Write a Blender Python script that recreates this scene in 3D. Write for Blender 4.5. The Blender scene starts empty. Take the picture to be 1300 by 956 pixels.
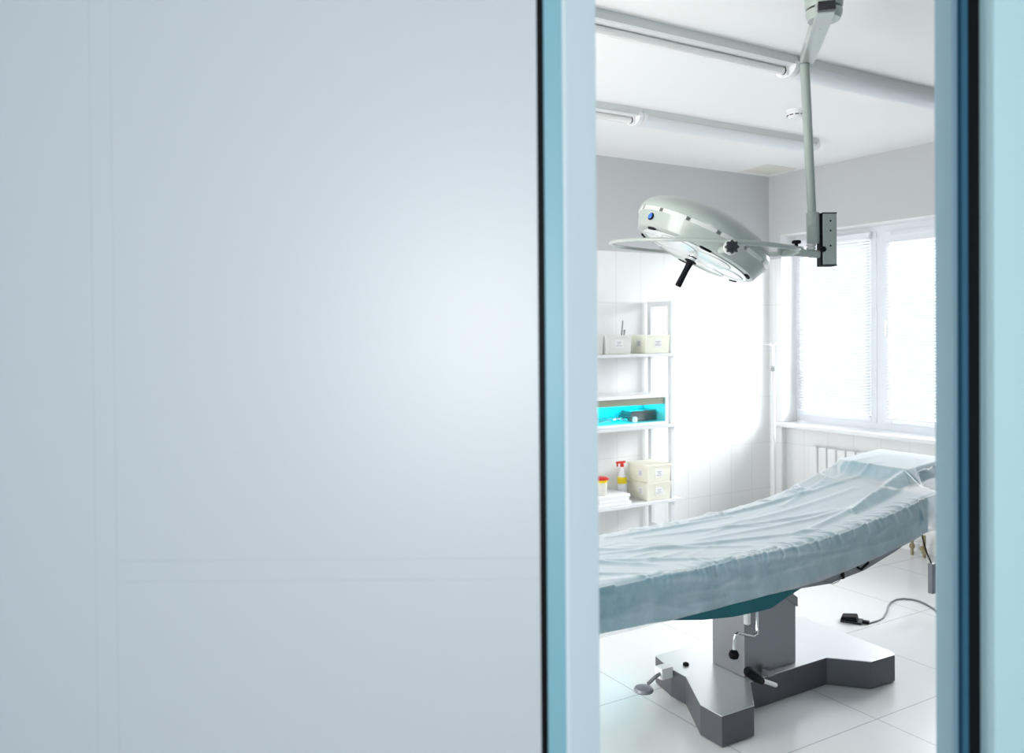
import bpy, bmesh, math, random
from mathutils import Vector, Matrix

# ------------------------------------------------------------------ camera, world, lights, exposure
SC = bpy.context.scene
COL = SC.collection
PI = math.pi
CAM = Vector((0.0, 0.0, 1.65))
FPX = 1050.0                      # focal length in pixels of the 1300 px wide frame
CR = Vector((0.8602, -0.5098, -0.0076))    # camera right
CD = Vector((-0.0119, -0.0052, -0.9999))   # camera down
CF = Vector((0.5098, 0.8603, -0.0105))     # camera forward
cam_d = bpy.data.cameras.new('camera')
cam = bpy.data.objects.new('camera', cam_d); COL.objects.link(cam)
m = Matrix((( CR.x, -CD.x, -CF.x, CAM.x), (CR.y, -CD.y, -CF.y, CAM.y), (CR.z, -CD.z, -CF.z, CAM.z), (0, 0, 0, 1)))
cam.matrix_world = m
cam_d.sensor_width = 36.0
cam_d.lens = FPX/1300*36
cam_d.shift_y = -44.5/1300
cam_d.clip_start = 0.02
cam_d.dof.use_dof = True
cam_d.dof.focus_distance = 3.4
cam_d.dof.aperture_fstop = 3.2
SC.camera = cam
SC.view_settings.view_transform = 'Standard'
SC.view_settings.look = 'None'
SC.view_settings.gamma = 1.0
SC.view_settings.use_curve_mapping = False
SC.view_settings.exposure = 0.17

w = bpy.data.worlds.new('world'); SC.world = w; w.use_nodes = True
bg = w.node_tree.nodes['Background']
bg.inputs[0].default_value = (0.86, 0.94, 1.0, 1)
bg.inputs[1].default_value = 0.95

def area(name, loc, aim, sx, sy, power, color):
    d = bpy.data.lights.new(name, 'AREA'); d.shape = 'RECTANGLE'
    d.size = sx; d.size_y = sy; d.energy = power; d.color = color
    o = bpy.data.objects.new(name, d); COL.objects.link(o)
    o.location = loc
    o.rotation_euler = (Vector(aim)-Vector(loc)).to_track_quat('-Z', 'Y').to_euler()
    return o
# overcast daylight arriving at the window of the operating room (stands outside it)
area('daylight_outside_window', (7.15, 3.42, 2.45), (5.6, 3.8, 1.35), 2.1, 2.3, 450, (0.95, 0.975, 1.0))
# daylight from the far left end of the operating room, out of the camera's sight
area('daylight_left_end', (-1.0, 3.3, 1.55), (2.6, 4.9, 1.9), 2.2, 1.9, 150, (1.0, 0.985, 0.95))
YAW = 0.5349
ER = Vector((math.cos(YAW), -math.sin(YAW), 0)); EF = Vector((math.sin(YAW), math.cos(YAW), 0)); EZ = Vector((0, 0, 1))
def W(u, d, z):                    # corridor frame: u to the right, d ahead, z up
    return ER*u + EF*d + EZ*z
# corridor daylight from the far end of the corridor behind the photographer
cl = area('corridor_daylight', W(-0.09, -1.0, 1.66), W(-0.03, 1.25, 1.63), 0.62, 0.72, 28.5, (1.0, 0.985, 0.975))
cl.data.shape = 'ELLIPSE'

def P(px, py, d):                  # the place seen at a photo pixel, d metres ahead of the camera
    return CAM + (CR*((px-650)/FPX) + CD*((py-433.5)/FPX) + CF)*d

# ------------------------------------------------------------------ materials
def srgb(r, g, b):
    def f(c):
        c /= 255.0
        return c/12.92 if c <= 0.04045 else ((c+0.055)/1.055)**2.4
    return (f(r), f(g), f(b), 1)

def mat(name, col, rough=0.5, metal=0.0, emit=None, es=0.0, alpha=1.0, var=0.0, vscale=6.0, bump=0.0, bscale=60.0, spec=0.5, trans=0.0, sss=0.0, coat=0.0, coat_rough=0.03):
    m = bpy.data.materials.new(name); m.use_nodes = True
    nt = m.node_tree; b = nt.nodes['Principled BSDF']
    b.inputs['Base Color'].default_value = col
    b.inputs['Roughness'].default_value = rough
    b.inputs['Metallic'].default_value = metal
    b.inputs['Specular IOR Level'].default_value = spec
    b.inputs['Alpha'].default_value = alpha
    b.inputs['Coat Weight'].default_value = coat; b.inputs['Coat Roughness'].default_value = coat_rough
    b.inputs['Transmission Weight'].default_value = trans
    if emit:
        b.inputs['Emission Color'].default_value = emit; b.inputs['Emission Strength'].default_value = es
    tc = nt.nodes.new('ShaderNodeTexCoord')
    if var > 0:
        n = nt.nodes.new('ShaderNodeTexNoise'); n.inputs['Scale'].default_value = vscale; n.inputs['Detail'].default_value = 4
        nt.links.new(tc.outputs['Object'], n.inputs['Vector'])
        mx = nt.nodes.new('ShaderNodeMix'); mx.data_type = 'RGBA'
        nt.links.new(n.outputs['Fac'], mx.inputs[0])
        mx.inputs[6].default_value = tuple(c*(1-var) for c in col[:3])+(1,)
        mx.inputs[7].default_value = tuple(min(1, c*(1+var)) for c in col[:3])+(1,)
        nt.links.new(mx.outputs[2], b.inputs['Base Color'])
    if bump > 0:
        n2 = nt.nodes.new('ShaderNodeTexNoise'); n2.inputs['Scale'].default_value = bscale; n2.inputs['Detail'].default_value = 3
        nt.links.new(tc.outputs['Object'], n2.inputs['Vector'])
        bp = nt.nodes.new('ShaderNodeBump'); bp.inputs['Strength'].default_value = bump; bp.inputs['Distance'].default_value = 0.002
        nt.links.new(n2.outputs['Fac'], bp.inputs['Height']); nt.links.new(bp.outputs['Normal'], b.inputs['Normal'])
    return m

def sheer(name, col, transp, translu=0.4, var=0.0, vscale=20, facing=False):
    """thin cloth or film: part see-through, part diffuse, part light passing through"""
    m = bpy.data.materials.new(name); m.use_nodes = True; nt = m.node_tree
    for n in list(nt.nodes): nt.nodes.remove(n)
    N = nt.nodes.new; out = N('ShaderNodeOutputMaterial')
    d = N('ShaderNodeBsdfDiffuse'); d.inputs['Color'].default_value = col
    t = N('ShaderNodeBsdfTranslucent'); t.inputs['Color'].default_value = col
    x = N('ShaderNodeBsdfTransparent'); g = N('ShaderNodeBsdfGlossy'); g.inputs['Roughness'].default_value = 0.38
    m1 = N('ShaderNodeMixShader'); m1.inputs[0].default_value = translu
    nt.links.new(d.outputs[0], m1.inputs[1]); nt.links.new(t.outputs[0], m1.inputs[2])
    m2 = N('ShaderNodeMixShader'); m2.inputs[0].default_value = 0.06
    nt.links.new(m1.outputs[0], m2.inputs[1]); nt.links.new(g.outputs[0], m2.inputs[2])
    m3 = N('ShaderNodeMixShader'); m3.inputs[0].default_value = transp
    nt.links.new(m2.outputs[0], m3.inputs[1]); nt.links.new(x.outputs[0], m3.inputs[2])
    if var > 0:
        tc = N('ShaderNodeTexCoord'); n = N('ShaderNodeTexNoise'); n.inputs['Scale'].default_value = vscale; n.inputs['Detail'].default_value = 6; n.inputs['Roughness'].default_value = 0.65
        nt.links.new(tc.outputs['Object'], n.inputs['Vector'])
        mr = N('ShaderNodeMapRange'); mr.inputs[1].default_value = 0.3; mr.inputs[2].default_value = 0.7
        mr.inputs[3].default_value = max(0, transp-var); mr.inputs[4].default_value = min(1, transp+var)
        nt.links.new(n.outputs['Fac'], mr.inputs[0]); nt.links.new(mr.outputs[0], m3.inputs[0])
        if facing:      # fibres: seen edge-on the cloth hides more of what lies under it
            lw = N('ShaderNodeLayerWeight'); lw.inputs['Blend'].default_value = 0.5
            f2 = N('ShaderNodeMapRange'); f2.inputs[1].default_value = 0.1; f2.inputs[2].default_value = 0.85; f2.inputs[3].default_value = 1.75; f2.inputs[4].default_value = 0.10
            nt.links.new(lw.outputs['Facing'], f2.inputs[0])
            ml = N('ShaderNodeMath'); ml.operation = 'MULTIPLY'; nt.links.new(mr.outputs[0], ml.inputs[0]); nt.links.new(f2.outputs[0], ml.inputs[1]); nt.links.new(ml.outputs[0], m3.inputs[0])
    nt.links.new(m3.outputs[0], out.inputs[0])
    return m

def tiled(name, tile, grout, px, py, pz, ox, oy, oz, rough, width=0.004, upper=None, split=2.275):
    """rectangular tiles on world-aligned axes (p = pitch, 0 = no joints that way); above `split` plain paint"""
    m = bpy.data.materials.new(name); m.use_nodes = True; nt = m.node_tree; N = nt.nodes.new; L = nt.links.new
    b = nt.nodes['Principled BSDF']; b.inputs['Roughness'].default_value = rough
    tc = N('ShaderNodeTexCoord'); sp = N('ShaderNodeSeparateXYZ'); L(tc.outputs['Object'], sp.inputs[0])
    facs = []
    for i, (p, o) in enumerate(((px, ox), (py, oy), (pz, oz))):
        if not p: continue
        a = N('ShaderNodeMath'); a.operation = 'SUBTRACT'; a.inputs[1].default_value = o; L(sp.outputs[i], a.inputs[0])
        d = N('ShaderNodeMath'); d.operation = 'DIVIDE'; d.inputs[1].default_value = p; L(a.outputs[0], d.inputs[0])
        q = N('ShaderNodeMath'); q.operation = 'ADD'; q.inputs[1].default_value = 0.5; L(d.outputs[0], q.inputs[0])
        f = N('ShaderNodeMath'); f.operation = 'FRACT'; L(q.outputs[0], f.inputs[0])
        s = N('ShaderNodeMath'); s.operation = 'SUBTRACT'; s.inputs[1].default_value = 0.5; L(f.outputs[0], s.inputs[0])
        ab = N('ShaderNodeMath'); ab.operation = 'ABSOLUTE'; L(s.outputs[0], ab.inputs[0])
        lt = N('ShaderNodeMath'); lt.operation = 'LESS_THAN'; lt.inputs[1].default_value = width/p/2; L(ab.outputs[0], lt.inputs[0])
        facs.append(lt)
    mx = N('ShaderNodeMath'); mx.operation = 'MAXIMUM'; L(facs[0].outputs[0], mx.inputs[0]); L(facs[1].outputs[0], mx.inputs[1])
    c = N('ShaderNodeMix'); c.data_type = 'RGBA'; c.inputs[6].default_value = tile; c.inputs[7].default_value = grout
    L(mx.outputs[0], c.inputs[0]); last = c.outputs[2]
    if upper:
        gt = N('ShaderNodeMath'); gt.operation = 'GREATER_THAN'; gt.inputs[1].default_value = split; L(sp.outputs[2], gt.inputs[0])
        c2 = N('ShaderNodeMix'); c2.data_type = 'RGBA'; c2.inputs[7].default_value = upper; L(last, c2.inputs[6]); L(gt.outputs[0], c2.inputs[0]); last = c2.outputs[2]
        r = N('ShaderNodeMapRange'); r.inputs[3].default_value = rough; r.inputs[4].default_value = 0.85; L(gt.outputs[0], r.inputs[0]); L(r.outputs[0], b.inputs['Roughness'])
    L(last, b.inputs['Base Color'])
    return m

def clear(name, tint=(1, 1, 1, 1), gl=0.06):
    m = bpy.data.materials.new(name); m.use_nodes = True; nt = m.node_tree
    for n in list(nt.nodes): nt.nodes.remove(n)
    N = nt.nodes.new; out = N('ShaderNodeOutputMaterial'); x = N('ShaderNodeBsdfTransparent'); x.inputs[0].default_value = tint
    g = N('ShaderNodeBsdfGlossy'); g.inputs['Roughness'].default_value = 0.05
    mm = N('ShaderNodeMixShader'); mm.inputs[0].default_value = gl
    nt.links.new(x.outputs[0], mm.inputs[1]); nt.links.new(g.outputs[0], mm.inputs[2]); nt.links.new(mm.outputs[0], out.inputs[0])
    return m

WHITE_TILE = (0.86, 0.87, 0.87, 1)
GREY_PAINT = srgb(199, 201, 202)
M = dict(
    wall_back=tiled('tile_back', WHITE_TILE, (0.70, 0.71, 0.72, 1), 0.244, 0, 0.40, 3.963, 0, 2.275, 0.22, upper=GREY_PAINT),
    wall_win=tiled('tile_window', WHITE_TILE, (0.70, 0.71, 0.72, 1), 0, 0.244, 0.40, 0, 3.803, 2.275, 0.22, upper=GREY_PAINT),
    floor=tiled('tile_floor', (0.74, 0.745, 0.75, 1), (0.46, 0.47, 0.49, 1), 0.70, 0.715, 0, 3.1, 2.935, 0, 0.22, width=0.006),
    ceiling=mat('ceiling_paint', (0.90, 0.905, 0.90, 1), 0.9, bump=0.05, bscale=30),
    plaster=mat('reveal_plaster', (0.87, 0.88, 0.88, 1), 0.6, bump=0.04),
    white_plastic=mat('white_plastic', (0.84, 0.85, 0.86, 1), 0.3, var=0.01),
    lamp_white=mat('lamp_housing_white', (0.72, 0.75, 0.75, 1), 0.35, var=0.02),
    lamp_grey=mat('lamp_enamel_grey', srgb(162, 170, 166), 0.32, var=0.02, coat=0.2),
    pole_grey=mat('pole_enamel_grey', srgb(158, 168, 163), 0.35, var=0.02),
    lens=mat('lamp_lens', (0.80, 0.83, 0.83, 1), 0.15, var=0.02, coat=0.5),
    seam_glass=mat('seam_glass', (0.60, 0.62, 0.61, 1), 0.2, var=0.03),
    black=mat('black_rubber', (0.004, 0.004, 0.006, 1), 0.6, bump=0.1, spec=0.15),
    black_gloss=mat('black_plastic', (0.015, 0.015, 0.02, 1), 0.25, var=0.05),
    blue=mat('blue_button', (0.01, 0.12, 0.65, 1), 0.2, var=0.05, coat=0.6),
    steel=mat('brushed_steel', (0.27, 0.28, 0.30, 1), 0.40, metal=0.85, var=0.06, vscale=3, bump=0.05, bscale=120),
    steel_lit=mat('base_top_lit_steel', (0.72, 0.73, 0.74, 1), 0.32, metal=0.7, var=0.03, vscale=3),  # bright base top: the window's reflection is put into the colour
    base_shaded=mat('base_side_shaded', (0.10, 0.105, 0.12, 1), 0.4, metal=0.4, var=0.05, vscale=3),  # dark base sides: the dim surroundings they mirror are put into the colour
    steel_dark=mat('painted_steel_grey', (0.22, 0.235, 0.26, 1), 0.42, metal=0.3, var=0.06, vscale=4),
    chrome=mat('chrome', (0.72, 0.73, 0.74, 1), 0.15, metal=1.0),
    teal=mat('teal_vinyl', (0.015, 0.28, 0.38, 1), 0.5, var=0.12, vscale=5),
    teal_cloth=mat('teal_cloth', (0.008, 0.115, 0.14, 1), 0.8, var=0.15, vscale=8, bump=0.2, bscale=200),
    sheet=sheer('nonwoven_sheet', (0.95, 0.96, 0.98, 1), 0.40, 0.26, var=0.07, vscale=9, facing=True),
    blind=sheer('blind_slat_white', (0.60, 0.62, 0.64, 1), 0.0, 0.08),
    pvc=mat('window_pvc', (0.80, 0.83, 0.87, 1), 0.3, var=0.01),
    glass=clear('window_glass'),
    prism=sheer('prismatic_cover', (0.92, 0.95, 0.98, 1), 0.06, 0.2),
    tube=mat('fluorescent_tube_unlit', (0.88, 0.88, 0.86, 1), 0.25, var=0.01),
    box=sheer('frosted_plastic_box', (0.98, 0.975, 0.88, 1), 0.10, 0.35),
    boxw=sheer('frosted_plastic_white', (0.90, 0.90, 0.88, 1), 0.10, 0.45),
    box_solid=mat('pale_cream_plastic', (0.80, 0.79, 0.60, 1), 0.4, var=0.03),
    paper=mat('paper_label', (0.82, 0.82, 0.84, 1), 0.8, var=0.01),
    ink=mat('ink', (0.30, 0.30, 0.32, 1), 0.8, var=0.05),
    red=mat('red_plastic', (0.60, 0.02, 0.015, 1), 0.35, var=0.05),
    yellow=mat('yellow_plastic', (0.85, 0.66, 0.01, 1), 0.35, var=0.05),
    rack=mat('rack_white_enamel', (0.70, 0.72, 0.74, 1), 0.4, var=0.01),
    olive=mat('smoked_panel', srgb(140, 148, 128), 0.4, var=0.08, vscale=9),
    cabinet_in=mat('chamber_lining', (0.12, 0.62, 0.66, 1), 0.45, var=0.05),
    tray=mat('dark_steel_tray', (0.20, 0.22, 0.22, 1), 0.35, metal=0.6, var=0.1),
    uv=mat('uv_tube', (0.3, 1, 1, 1), 0.4, emit=(0.0, 0.85, 0.95, 1), es=14.0),
    radiator=mat('radiator_enamel', (0.82, 0.83, 0.84, 1), 0.35, var=0.01),
    gap=mat('radiator_gap', (0.20, 0.21, 0.24, 1), 0.8, var=0.1),
    brass=mat('valve_brass', (0.33, 0.28, 0.16, 1), 0.4, metal=0.6, var=0.2),
    leaf=mat('door_laminate', srgb(208, 213, 216), 0.5, var=0.008, vscale=1.2, spec=0.6, coat=1.0, coat_rough=0.40),
    reflection_paint=mat('painted_reflection_line', srgb(202, 208, 211), 0.6, var=0.01),  # slightly darker tone, paints a reflected window frame on the leaf
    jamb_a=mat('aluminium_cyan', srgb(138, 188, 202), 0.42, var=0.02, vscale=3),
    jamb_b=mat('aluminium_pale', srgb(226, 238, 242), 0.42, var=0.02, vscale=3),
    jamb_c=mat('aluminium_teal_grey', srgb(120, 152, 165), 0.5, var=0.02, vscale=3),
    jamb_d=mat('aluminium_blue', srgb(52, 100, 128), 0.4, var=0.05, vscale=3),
    wall_cyan=mat('corridor_wall_paint', srgb(205, 236, 240), 0.55, var=0.01, vscale=2),
    wall_room=mat('room_wall_grey', (0.25, 0.28, 0.32, 1), 0.5, var=0.01),
    corridor=mat('corridor_paint_blue', srgb(160, 205, 228), 0.7, var=0.02, vscale=2),
    corridor_light=mat('corridor_paint_white', srgb(225, 230, 232), 0.7, var=0.02, vscale=2),
    vent=mat('access_panel_cream', (0.78, 0.77, 0.70, 1), 0.8, var=0.03),
)

# ------------------------------------------------------------------ mesh helpers
class MB:
    def __init__(s): s.bm = bmesh.new()
    def box(s, a, b, bev=0.0, X=None):
        """a, b opposite corners; X maps a local vector to the world"""
        r = bmesh.ops.create_cube(s.bm, size=1.0); vs = r['verts']
        for v in vs:
            v.co = Vector(((a[i]+b[i])/2 + v.co[i]*(b[i]-a[i])) for i in range(3))
        if bev > 0:
            es = list({e for v in vs for e in v.link_edges})
            o = bmesh.ops.bevel(s.bm, geom=es, offset=bev, segments=2, affect='EDGES', profile=0.6)
            vs = list({v for f in o['faces'] for v in f.verts} | {v for v in vs if v.is_valid})
        if X:
            for v in vs: v.co = X(*v.co)
        return s
    def rings(s, rings, cap=True, close=False):
        vr = [[s.bm.verts.new(p) for p in r] for r in rings]
        n = len(vr[0])
        pairs = list(zip(vr, vr[1:])) + ([(vr[-1], vr[0])] if close else [])
        for a, b in pairs:
            for i in range(n):
                s.bm.faces.new((a[i], a[(i+1) % n], b[(i+1) % n], b[i]))
        if cap and not close:
            s.bm.faces.new(list(reversed(vr[0]))); s.bm.faces.new(vr[-1])
        return s
    def tube(s, pts, r, n=10, cap=True, close=False, flat=1.0):
        pts = [Vector(p) for p in pts]; rs = r if isinstance(r, (list, tuple)) else [r]*len(pts)
        out = []; prev = None
        for i, p in enumerate(pts):
            if close: t = pts[(i+1) % len(pts)]-pts[i-1]
            else: t = pts[min(i+1, len(pts)-1)]-pts[max(i-1, 0)]
            t.normalize()
            if prev is None:
                up = Vector((0, 0, 1)) if abs(t.z) < 0.9 else Vector((1, 0, 0))
                a = t.cross(up).normalized()
            else:
                a = (prev - t*prev.dot(t)).normalized()
            prev = a; b = a.cross(t)
            out.append([p+(a*math.cos(2*PI*k/n)+b*math.sin(2*PI*k/n)*flat)*rs[i] for k in range(n)])
        return s.rings(out, cap, close)
    def lathe(s, base, axis, prof, n=48, cap=True):
        """prof: list of (radius, height along axis)"""
        ax = Vector(axis).normalized(); up = Vector((0, 0, 1)) if abs(ax.z) < 0.95 else Vector((1, 0, 0))
        a = ax.cross(up).normalized(); b = ax.cross(a)
        out = [[Vector(base)+ax*h+(a*math.cos(2*PI*k/n)+b*math.sin(2*PI*k/n))*max(r, 1e-4) for k in range(n)] for r, h in prof]
        return s.rings(out, cap)
    def prism(s, poly, X, lo, hi):
        """poly in 2D, X(p0, p1, t) -> world, extruded for t from lo to hi"""
        return s.rings([[X(p[0], p[1], t) for p in poly] for t in (lo, hi)])
    def plane(s, a, b, c, d):
        s.bm.faces.new([s.bm.verts.new(p) for p in (a, b, c, d)]); return s
    def build(s, name, material, parent=None, smooth=False, bevel=0.0):
        bmesh.ops.recalc_face_normals(s.bm, faces=s.bm.faces)
        me = bpy.data.meshes.new(name); s.bm.to_mesh(me); s.bm.free()
        me.materials.append(M[material] if isinstance(material, str) else material)
        o = bpy.data.objects.new(name, me); COL.objects.link(o)
        if smooth:
            for p in me.polygons: p.use_smooth = True
            try: me.set_sharp_from_angle(angle=math.radians(38))
            except Exception: pass
        if bevel > 0:
            md = o.modifiers.new('bevel', 'BEVEL'); md.width = bevel; md.segments = 2; md.limit_method = 'ANGLE'
        if parent:
            o.parent = parent
            o.matrix_parent_inverse = Matrix.Translation(-root_loc(parent))
        return o

def root_loc(o):
    v = Vector((0, 0, 0))
    while o is not None:
        v = v + o.location
        if o.parent is not None: v = v - root_loc(o.parent)
        o = o.parent
    return v

def thing(name, label, cat, loc=(0, 0, 0), group=None):
    o = bpy.data.objects.new(name, None); COL.objects.link(o); o.empty_display_size = 0.1
    o.location = loc; o['label'] = label; o['category'] = cat
    if group: o['group'] = group
    return o

def tag(o, label, cat, group=None, kind=None):
    o['label'] = label; o['category'] = cat
    if group: o['group'] = group
    if kind: o['kind'] = kind
    return o

def struct(o, label=None):
    o['kind'] = 'structure'
    if label: o['label'] = label
    return o

def struct_root(name, loc, label):
    o = bpy.data.objects.new(name, None); COL.objects.link(o); o.location = loc
    return struct(o, label)

def recopy(root, offset, label):
    """copy a thing with its parts and sub-parts, moved by offset"""
    r = root.copy(); COL.objects.link(r); r.location = root.location + Vector(offset)
    r['label'] = label
    for ch in list(root.children):
        c = ch.copy(); COL.objects.link(c); c.parent = r; c.matrix_parent_inverse = ch.matrix_parent_inverse.copy()
        for g in list(ch.children):
            d = g.copy(); COL.objects.link(d); d.parent = c; d.matrix_parent_inverse = g.matrix_parent_inverse.copy()
    return r

# ------------------------------------------------------------------ the room
XW, YB, ZC = 5.65, 5.10, 3.00           # window wall, back wall, ceiling
XL, YF = -1.2, 0.30                      # left wall, front wall beside the entrance
D0 = 1.25                                # the entrance partition stands 1.25 m ahead of the camera
WIN = (2.55, 4.966, 0.86, 2.475)         # window opening: y0, y1, z0, z1

struct(MB().box((-4.5, -4.5, -0.12), (6.1, 5.4, 0.0)).build('floor', 'floor'), 'glossy white tiled floor')
struct(MB().box((-4.5, -4.5, ZC), (6.1, 5.4, ZC+0.12)).build('ceiling', 'ceiling'), 'plain white ceiling')
struct(MB().box((XL-0.2, YB, 0), (6.1, YB+0.15, ZC)).build('wall_back', 'wall_back'), 'white tiled wall behind the shelves, grey above the tiles')
b = MB()
y0, y1, z0, z1 = WIN
b.box((XW, -4.5, 0), (XW+0.25, y0, ZC)).box((XW, y1, 0), (XW+0.25, YB, ZC)).box((XW, y0, z1), (XW+0.25, y1, ZC))
b.box((XW+0.06, y0, 0), (XW+0.25, y1, z0-0.04))
struct(b.build('wall_window', 'wall_win'), 'wall with the window, white tiles below and grey paint above')
b = MB()
b.box((XW+0.002, y1-0.004, z0), (XW+0.2, y1, z1)).box((XW+0.002, y0, z1-0.004), (XW+0.2, y1, z1)).box((XW+0.002, y0, z0), (XW+0.2, y0+0.004, z1))
struct(b.build('trim_2', 'plaster'), 'white plaster lining of the window opening')
struct(MB().box((XL-0.15, 1.0, 0), (XL, YB, ZC)).build('wall_left', 'wall_room'))
struct(MB().box((1.97, YF-0.12, 0), (XW, YF, ZC)).build('wall_front', 'wall_room'))
b = MB()
b.box((XW-0.014, YF, 0), (XW, y0, 0.075)).box((XW+0.046, y0, 0), (XW+0.06, y1, 0.075)).box((XW-0.014, y1, 0), (XW, YB, 0.075))
struct(b.build('baseboard_window', 'white_plastic', bevel=0.003))
struct(MB().box((XL, YB-0.014, 0), (XW, YB, 0.075)).build('baseboard_back', 'white_plastic', bevel=0.003))

# window sill
sill = MB().box((XW-0.055, y0-0.05, z0-0.036), (XW+0.20, y1+0.06, z0-0.002), 0.008).build('trim_1', 'white_plastic')
struct(sill, 'white window sill board')

# window with frame, sashes and panes
win = struct_root('window_1', (XW+0.21, 3.8, z0), 'white window with two sashes behind horizontal blinds')
XF = XW+0.185
b = MB()
fw = 0.055
ym = 4.125
b.box((XF, y0, z0), (XF+0.06, y0+fw, z1)).box((XF, y1-fw, z0), (XF+0.06, y1, z1)).box((XF, y0+fw, z0), (XF+0.06, y1-fw, z0+fw)).box((XF, y0+fw, z1-fw), (XF+0.06, y1-fw, z1))
b.box((XF-0.004, ym-0.04, z0+fw), (XF+0.06, ym+0.04, z1-fw)).box((XF, 3.27, z0+fw), (XF+0.06, 3.35, z1-fw))
b.build('window_frame', 'pvc', win)
for a, c in ((ym+0.04, y1-fw), (3.35, ym-0.04), (y0+fw, 3.27)):
    b = MB(); t = 0.05
    b.box((XF-0.012, a, z0+fw), (XF+0.03, a+t, z1-fw)).box((XF-0.012, c-t, z0+fw), (XF+0.03, c, z1-fw))
    b.box((XF-0.012, a+t, z0+fw), (XF+0.03, c-t, z0+fw+t)).box((XF-0.012, a+t, z1-fw-t), (XF+0.03, c-t, z1-fw))
    sash = b.build('sash', 'pvc', win, bevel=0.004)
    MB().box((XF+0.008, a+t, z0+fw+t), (XF+0.014, c-t, z1-fw-t)).build('pane', 'glass', sash)
hb = MB().box((XF-0.022, 4.058, 1.66), (XF-0.012, 4.086, 1.73), 0.003).box((XF-0.045, 4.064, 1.60), (XF-0.030, 4.080, 1.72), 0.004).box((XF-0.034, 4.066, 1.69), (XF-0.018, 4.078, 1.715))
hb.build('handle', 'white_plastic', win)

# blinds, one on each sash
def blind(ya, yb_, ztop, label):
    t = thing('window_blind', label, 'blind', (XF-0.03, (ya+yb_)/2, ztop), 'horizontal blinds on the window sashes')
    MB().box((XF-0.056, ya, ztop), (XF-0.018, yb_, ztop+0.05), 0.003).build('headrail', 'pvc', t)
    b = MB(); z = ztop-0.018; xc = XF-0.036; n = 0
    while z > z0+0.11:
        a = math.radians(28); hw = 0.0125
        dx, dz = math.cos(a)*hw, math.sin(a)*hw
        pts = [(xc-dx, z-dz), (xc, z+0.0015), (xc+dx, z+dz)]
        top = [[Vector((p[0], y, p[1])) for p in pts] for y in (ya+0.004, yb_-0.004)]
        b.plane(top[0][0], top[0][1], top[1][1], top[1][0]); b.plane(top[0][1], top[0][2], top[1][2], top[1][1])
        z -= 0.0245; n += 1
    b.build('slats', 'blind', t)
    MB().box((xc-0.012, ya+0.003, z-0.006), (xc+0.012, yb_-0.003, z+0.008), 0.003).build('bottom_rail', 'pvc', t)
    b = MB()
    for y in (ya+0.12, (ya+yb_)/2, yb_-0.12):
        b.tube([(xc-0.014, y, ztop), (xc-0.014, y, z)], 0.0009, 5)
    b.build('ladder_cords', 'pvc', t)
    MB().tube([(XF-0.062, yb_-0.05, ztop+0.01), (XF-0.064, yb_-0.05, z0+0.45)], 0.0025, 6).build('tilt_wand', 'pvc', t)
blind(4.20, 4.915, 2.375, 'white horizontal blind on the window sash nearest the room corner')
blind(3.37, 4.055, 2.325, 'white horizontal blind beside the door frame, right of the window handle')
blind(2.62, 3.25, 2.29, 'white horizontal blind hidden behind the door frame')

# ceiling panel by the corner
struct(MB().box((5.22, 4.72, ZC-0.006), (5.56, 5.02, ZC)).build('trim_3', 'vent', bevel=0.002), 'cream square panel in the ceiling corner')

# ------------------------------------------------------------------ entrance partition (in the corridor frame)
def BX(b, u0, u1, d0, d1, za, zb, bev=0.0):
    return b.box((u0, d0, za), (u1, d1, zb), bev, X=lambda u, d, z: W(u, d, z))
DOOR_H = 2.45
b = MB()
BX(b, -1.9, 0.04, D0+0.10, D0+0.20, 0, ZC)                     # wall the leaf slides along
BX(b, 0.04, 0.70, D0+0.02, D0+0.12, DOOR_H, ZC)
struct(b.build('wall_entrance', 'wall_room'))
b = MB(); BX(b, 0.7085, 1.56, D0-0.035, D0+0.09, 0, ZC)
struct(b.build('wall_right', 'wall_cyan'), 'pale blue corridor wall right of the entrance')
# sliding leaf
door = struct_root('door_1', W(-0.5, D0+0.03, 0), 'wide glossy white sliding door leaf, half open')
b = MB(); BX(b, -1.45, 0.0405, D0, D0+0.045, 0.012, DOOR_H+0.1, 0.0015)
b.build('door_panel', 'leaf', door)
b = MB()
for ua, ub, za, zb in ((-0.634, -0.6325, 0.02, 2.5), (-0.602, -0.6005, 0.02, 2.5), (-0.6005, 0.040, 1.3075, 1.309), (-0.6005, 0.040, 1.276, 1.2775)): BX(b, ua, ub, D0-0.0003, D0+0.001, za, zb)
b.build('painted_reflections', 'reflection_paint', door)  # thin strips painting the faint reflection of a window frame
b = MB(); BX(b, 0.0405, 0.052, D0+0.018, D0+0.045, 0.012, DOOR_H+0.1)
b.build('gasket', 'black', door)
poly = [(0.0505, D0), (0.0785, D0), (0.0785, D0+0.045), (0.0505, D0+0.045)]
MB().prism(poly, lambda u, d, z: W(u, d, z), 0.012, DOOR_H+0.1).build('edge_profile', 'jamb_a', door, bevel=0.0015)
poly = [(0.0785, D0+0.002), (0.084, D0+0.0), (0.1325, D0+0.036), (0.1338, D0+0.045), (0.0785, D0+0.045)]
MB().prism(poly, lambda u, d, z: W(u, d, z), 0.012, DOOR_H+0.1).build('closing_edge', 'jamb_b', door)
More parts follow.
